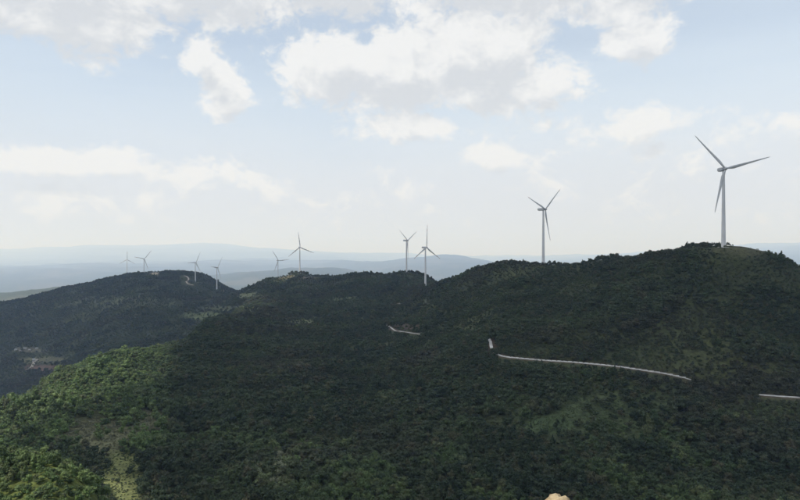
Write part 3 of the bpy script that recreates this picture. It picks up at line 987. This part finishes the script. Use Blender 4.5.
# rough grass tufts on the open patches
gx, gy = np.meshgrid(np.arange(-260, 200, 1.25), np.arange(170, 470, 1.25))
gx = gx.ravel() + RNG.uniform(-0.6, 0.6, gx.size); gy = gy.ravel() + RNG.uniform(-0.6, 0.6, gy.size)
bb = samp(bare, gx, gy) * (samp(ROADD, gx, gy) > 9)
kp = (np.abs(gx / gy) < 0.70) & (bb > 0.25) & (RNG.uniform(size=len(gx)) < bb * (0.35 + 0.6 * sstep(fbm(gx / 7, gy / 7, 3), -0.4, 0.5)))
gx, gy = gx[kp], gy[kp]
red_ = samp(cover[..., 0], gx, gy) / np.maximum(samp(cover[..., 1], gx, gy), 1e-4)          # dry or green sward
G = np.stack([gx, gy, samp(Z, gx, gy), RNG.uniform(0.45, 1.15, len(gx)) * (1 + 0.8 * (RNG.uniform(size=len(gx)) < 0.06))], 1)
gt = np.where(red_ > 0.92, RNG.uniform(2.3, 3.0, len(gx)), RNG.uniform(0.05, 0.5, len(gx)))
# the rest of the wood as one mass
Tf, tf, kr, cp, lp = T[~single], tint[~single], kindr[~single], conep[~single], lowp[~single]
Tf = np.concatenate([Tf, G]); tf = np.concatenate([tf, gt]); kr = np.concatenate([kr, np.full(len(G), 0.5)])
cp = np.concatenate([cp, np.zeros(len(G))]); lp = np.concatenate([lp, np.ones(len(G))])
nT = len(Tf)
print('forest points', nT, 'single', int(single.sum()))
fm = bpy.data.meshes.new('forest'); fm.vertices.add(nT); fm.vertices.foreach_set('co', Tf[:, :3].ravel())
farT = Tf[:, 1] > 900
pick = RNG.integers(0, 1000, nT)
var = np.where(kr < cp, np.where(farT, 11, 6 + pick % 2), np.where(kr < cp + lp, np.where(farT, 10, 4 + pick % 2), np.where(farT, 8 + pick % 2, pick % 4)))
wide = Tf[:, 3] * RNG.uniform(0.8, 1.2, nT)
for nm, ty, arr in (('variant', 'INT', var.astype(np.int32)), ('turn', 'FLOAT', RNG.uniform(0, 6.28, nT).astype(np.float32)), ('tint', 'FLOAT', tf.astype(np.float32))):
    a = fm.attributes.new(nm, ty, 'POINT'); a.data.foreach_set('value', arr)
a = fm.attributes.new('size', 'FLOAT_VECTOR', 'POINT'); a.data.foreach_set('vector', np.stack([wide, wide, Tf[:, 3]], 1).astype(np.float32).ravel())
fo = obj('forest', fm)
tag(fo, 'dense dark green forest covering the hills below the turbines', 'forest', kind='stuff')
ng = bpy.data.node_groups.new('scatter_trees', 'GeometryNodeTree')
ng.interface.new_socket(name='Geometry', in_out='INPUT', socket_type='NodeSocketGeometry')
ng.interface.new_socket(name='Geometry', in_out='OUTPUT', socket_type='NodeSocketGeometry')
gi, go = ng.nodes.new('NodeGroupInput'), ng.nodes.new('NodeGroupOutput')
ci = ng.nodes.new('GeometryNodeCollectionInfo'); ci.inputs['Collection'].default_value = near_col
ci.inputs['Separate Children'].default_value = True; ci.inputs['Reset Children'].default_value = True
ip = ng.nodes.new('GeometryNodeInstanceOnPoints'); ip.inputs['Pick Instance'].default_value = True
def named(nm, ty):
    n = ng.nodes.new('GeometryNodeInputNamedAttribute'); n.data_type = ty; n.inputs['Name'].default_value = nm
    return [o for o in n.outputs if o.enabled][0]
cx_ = ng.nodes.new('ShaderNodeCombineXYZ'); ng.links.new(named('turn', 'FLOAT'), cx_.inputs[2])
er = ng.nodes.new('FunctionNodeEulerToRotation'); ng.links.new(cx_.outputs[0], er.inputs[0])
ng.links.new(gi.outputs[0], ip.inputs['Points']); ng.links.new(ci.outputs[0], ip.inputs['Instance'])
ng.links.new(named('variant', 'INT'), ip.inputs['Instance Index']); ng.links.new(er.outputs[0], ip.inputs['Rotation'])
ng.links.new(named('size', 'FLOAT_VECTOR'), ip.inputs['Scale']); ng.links.new(ip.outputs[0], go.inputs[0])
md = fo.modifiers.new('scatter', 'NODES'); md.node_group = ng

# ------------------------------------------------------------------ rocks at the viewpoint
m_rock, g, p, out = newmat('tan_sandstone')
tco = nd(g, 'ShaderNodeTexCoord')
na, nb_ = noise(g, tco.outputs['Object'], 3.0, 8, 0.65), noise(g, tco.outputs['Object'], 22.0, 5, 0.7)
c1 = mixc(g, na.step(0.40, 0.60), (0.22, 0.155, 0.085), (0.40, 0.33, 0.21))
c2 = mixc(g, nb_.step(0.55, 0.72), c1, (0.15, 0.13, 0.085))
g.links.new(c2, p.inputs['Base Color']); p.inputs['Roughness'].default_value = 0.95
bp = nd(g, 'ShaderNodeBump'); bp.inputs['Strength'].default_value = 0.6; bp.inputs['Distance'].default_value = 0.02
g.links.new(nb_.s, bp.inputs['Height']); g.links.new(bp.outputs[0], p.inputs['Normal'])


def boulder(px, pytop, d, wpx, seed, label):
    x = (px - CX) / F * d; zt = (HY - pytop) / F * d; zg = ground(x, d) - 0.15
    bm = bmesh.new(); bmesh.ops.create_icosphere(bm, subdivisions=4, radius=1.0)
    rg = np.random.default_rng(seed); off = rg.uniform(0, 50, 2)
    cov = np.array([v.co for v in bm.verts])
    a = np.arctan2(cov[:, 1], cov[:, 0])
    r = 1 + 0.20 * fbm(np.cos(a) * 1.6 + cov[:, 2] * 1.7 + off[0], np.sin(a) * 1.6 - cov[:, 2] + off[1], 5, 0.6)
    hw = wpx / F * d * 1.05
    for v, k in zip(bm.verts, r):
        z = v.co.z
        z = math.copysign(abs(z) ** 0.75, z) * (0.75 + 0.25 * k)
        v.co = Vector((v.co.x * k * hw, v.co.y * k * hw * 0.9, (z * 0.5 + 0.5) * (zt - zg) * (0.93 + 0.07 * k)))
    o = obj('boulder', bm, m_rock, None, (x, d, zg)); smooth(o.data)
    return tag(o, label, 'rock', 'rocks at the viewpoint')


boulder(556, 495.2, 7.0, 22, 3, 'tan weathered rock poking up at the bottom edge of the picture')
boulder(806, 497.0, 6.4, 9, 9, 'tip of a tan rock in the bottom right corner')


# ------------------------------------------------------------------ far houses
m_wall = [paint('house_wall_white', (0.45, 0.45, 0.44), 0.9, 0.1, 0.3), paint('house_wall_cream', (0.36, 0.33, 0.28), 0.9, 0.1, 0.3)]
m_roof = [paint('roof_grey', (0.30, 0.30, 0.31), 0.8, 0.1, 0.5), paint('roof_red', (0.36, 0.14, 0.08), 0.8, 0.15, 0.5)]
m_win = paint('window_dark', (0.03, 0.035, 0.04), 0.2, 0.1, 1.0)


def roof_bm(w, d, h):
    bm = bmesh.new()
    v = [bm.verts.new(c) for c in ((-w, -d, 0), (w, -d, 0), (w, d, 0), (-w, d, 0), (-w, 0, h), (w, 0, h))]
    for f in ((0, 1, 5, 4), (2, 3, 4, 5), (0, 4, 3), (1, 2, 5), (3, 2, 1, 0)): bm.faces.new([v[i] for i in f])
    return bm


def house(x, y, w, dp, h, rz, wc, rc, label, group, detail=True):
    z = min(ground(x, y), ground(x + w / 2, y), ground(x - w / 2, y)) - 0.3
    t = tag(empty('house', (x, y, z), rz), label, 'house', group)
    b = box_bm(w, dp, h); bmesh.ops.translate(b, vec=(0, 0, h / 2), verts=b.verts)
    obj('wall', b, m_wall[wc], t)
    obj('roof', roof_bm(w / 2 + 0.4, dp / 2 + 0.4, h * 0.35), m_roof[rc], t, (0, 0, h + 0.01))
    if detail:
        for k in (-0.3, 0.3): obj('window', box_bm(w * 0.14, 0.12, h * 0.3), m_win, t, (w * k, -dp / 2 - 0.04, h * 0.55))
        obj('door', box_bm(w * 0.12, 0.12, h * 0.5), m_win, t, (0, -dp / 2 - 0.04, h * 0.27))


rh = random.Random(4)
x, y, z = hit(34, 361.5, 1100); house(x, y, 6.5, 6, 6, 0.3, 0, 0, 'white house beside the red earth terrace in the left valley', 'houses in the left valley')
for k, (px, py) in enumerate(((16, 350), (21, 351.5), (25, 349), (30, 350.5), (37, 348.5))):
    x, y, z = hit(px, py, 1100); house(x, y, rh.uniform(6, 8.5), 5.5, rh.uniform(2.8, 3.8), rh.uniform(-0.5, 0.5), k % 2, 0, 'small pale house in the row above the red terrace in the left valley', 'houses in the left valley')
x, y, z = hit(222.5, 291.5, 1700); house(x, y, 9, 7, 4, 0.2, 1, 1, 'hut with orange red roof right of the small turbine on the left hill foot', 'huts at the far left hill')
for k in range(26):
    d = rh.uniform(5600, 7600); px = rh.uniform(226, 254)
    x = (px - CX) / F * d
    house(x, d, rh.uniform(10, 22), rh.uniform(10, 16), rh.uniform(6, 13), rh.uniform(-0.6, 0.6), rh.choice((0, 0, 1)), 0, 'tiny pale building of the distant town between the left and middle hills', 'distant town', False)

# ------------------------------------------------------------------ unseen cloud deck added overhead, its gaps shaped to the lit slopes
H_CL = 1500.0
step = 45.0
gx = np.arange(-4600, 3200, step); gy = np.arange(-2400, 3150, step)
GX, GY = np.meshgrid(gx, gy)
zref = -80.0
sh = (H_CL - zref) / SUN.z
BX, BY = GX - SUN.x * sh, GY - SUN.y * sh                      # the ground this bit of cloud shades
dpt = np.maximum(BY, 1.0)
bpx = CX + F * BX / dpt
lim = np.interp(dpt, [100, 160, 205, 225, 270, 350, 400, 480, 600, 720, 820, 900], [260, 200, 160, 110, -60, -50, 66, 112, 140, 152, 146, 40])
wob = fbm(GX / 260, GY / 260, 4)
m = (bpx - lim) / 600 * dpt / 34.0                             # metres right of the light's edge
m = np.where(dpt < 900, m, 3.0)
m = np.minimum(m, (dpt - 178) / 35.0 - 0.0)                    # the viewpoint itself is in the sun
m = np.minimum(m, 2.5)
def hole(px, d, rx, ry): return np.hypot((BX - (px - CX) / F * d) / rx, (BY - d) / ry) - 1
m = np.minimum(m, hole(225, 1250, 90, 220) * 2.0 + 0.3)
m = np.minimum(m, hole(280, 1800, 90, 130) * 2.0)
m = np.minimum(m, hole(283, 232, 9, 10) * 1.2 + 0.25)
m = np.minimum(m, (3000 - BY) / 150.0)
m = np.minimum(m, (1500 - BX) / 120.0)
m = np.where(BY < 5, -1, m)
dn = np.clip(m + wob * 0.5, -1, 2.5)
dn = np.minimum(dn, (3.05 - GY / H_CL * 1.36) * 8)             # keeps clear of the picture's upper edge
inside_ = dn > -0.35
ids = -np.ones(dn.shape, int); ids[inside_] = np.arange(inside_.sum())
th = np.clip(dn + 0.35, 0, 3) * 70 + 4
zt = H_CL + th * (1 + 0.5 * fbm(GX / 170 + 3, GY / 170, 4)) + 3
zb = H_CL - th * 0.22 * (1 + 0.6 * fbm(GX / 210 + 8, GY / 210, 3))
nc = int(inside_.sum())
cv = np.concatenate([np.stack([GX[inside_], GY[inside_], zt[inside_]], 1), np.stack([GX[inside_], GY[inside_], zb[inside_]], 1)])
q = np.stack([ids[:-1, :-1], ids[:-1, 1:], ids[1:, 1:], ids[1:, :-1]], -1).reshape(-1, 4)
q = q[(q >= 0).all(1)]
faces = np.concatenate([q, q[:, ::-1] + nc])
e = np.concatenate([q[:, [0, 1]], q[:, [1, 2]], q[:, [2, 3]], q[:, [3, 0]]])
es = set(map(tuple, e)); rimE = [(a, b) for a, b in es if (b, a) not in es]
allf = [tuple(f) for f in faces] + [(a + nc, b + nc, b, a) for a, b in rimE]
m_cloud, g, p, out = newmat('unseen_cloud_vapour')
at = nd(g, 'ShaderNodeAttribute', attribute_name='fullness'); geo = nd(g, 'ShaderNodeNewGeometry')
nn = noise(g, geo.outputs['Position'], 0.012, 7, 0.65)
alpha = (Sk(g, at.outputs['Fac']) * 1.4 + (nn - 0.5) * 1.0).step(-0.25, 0.45) * 0.60
df = nd(g, 'ShaderNodeBsdfDiffuse'); df.inputs[0].default_value = (0.80, 0.86, 0.94, 1)
tl = nd(g, 'ShaderNodeBsdfTranslucent'); tl.inputs[0].default_value = (0.74, 0.82, 0.94, 1)
mx = nd(g, 'ShaderNodeMixShader'); mx.inputs[0].default_value = 0.45
g.links.new(df.outputs[0], mx.inputs[1]); g.links.new(tl.outputs[0], mx.inputs[2])
tp = nd(g, 'ShaderNodeBsdfTransparent'); mx2 = nd(g, 'ShaderNodeMixShader')
g.links.new(alpha.s, mx2.inputs[0]); g.links.new(tp.outputs[0], mx2.inputs[1]); g.links.new(mx.outputs[0], mx2.inputs[2])
g.links.new(mx2.outputs[0], out.inputs[0]); g.nodes.remove(p)
cme = bpy.data.meshes.new('cloud'); cme.from_pydata(cv.tolist(), [], allf); cme.update()
ca_ = cme.attributes.new('fullness', 'FLOAT', 'POINT'); ca_.data.foreach_set('value', np.concatenate([dn[inside_]] * 2).astype(np.float32))
cme.materials.append(m_cloud)
tag(obj('cloud', smooth(cme)), 'unseen broken cloud deck overhead, shaped to shade the hills', 'cloud', kind='structure')

# ------------------------------------------------------------------ the hazy air
hm = bpy.data.materials.new('hazy_air'); hm.use_nodes = True
g = hm.node_tree; g.nodes.clear()
out = nd(g, 'ShaderNodeOutputMaterial')
pv = nd(g, 'ShaderNodeVolumePrincipled')
pv.inputs['Color'].default_value = (0.47, 0.63, 1.0, 1)
pv.inputs['Absorption Color'].default_value = (1, 1, 1, 1)
pv.inputs['Density'].default_value = 6.0e-5
pv.inputs['Anisotropy'].default_value = 0.1
g.links.new(pv.outputs[0], out.inputs['Volume'])
zlo, zhi = float(Z.min()) - 5, max(float(Z.max()), 150.0) + 30
print('terrain z', zlo, zhi)
b = box_bm(268000, 268000, zhi - zlo)
tag(obj('haze', b, hm, None, (0, 0, (zhi + zlo) / 2)), 'thin blue haze filling the air between the hills', 'haze', kind='stuff')
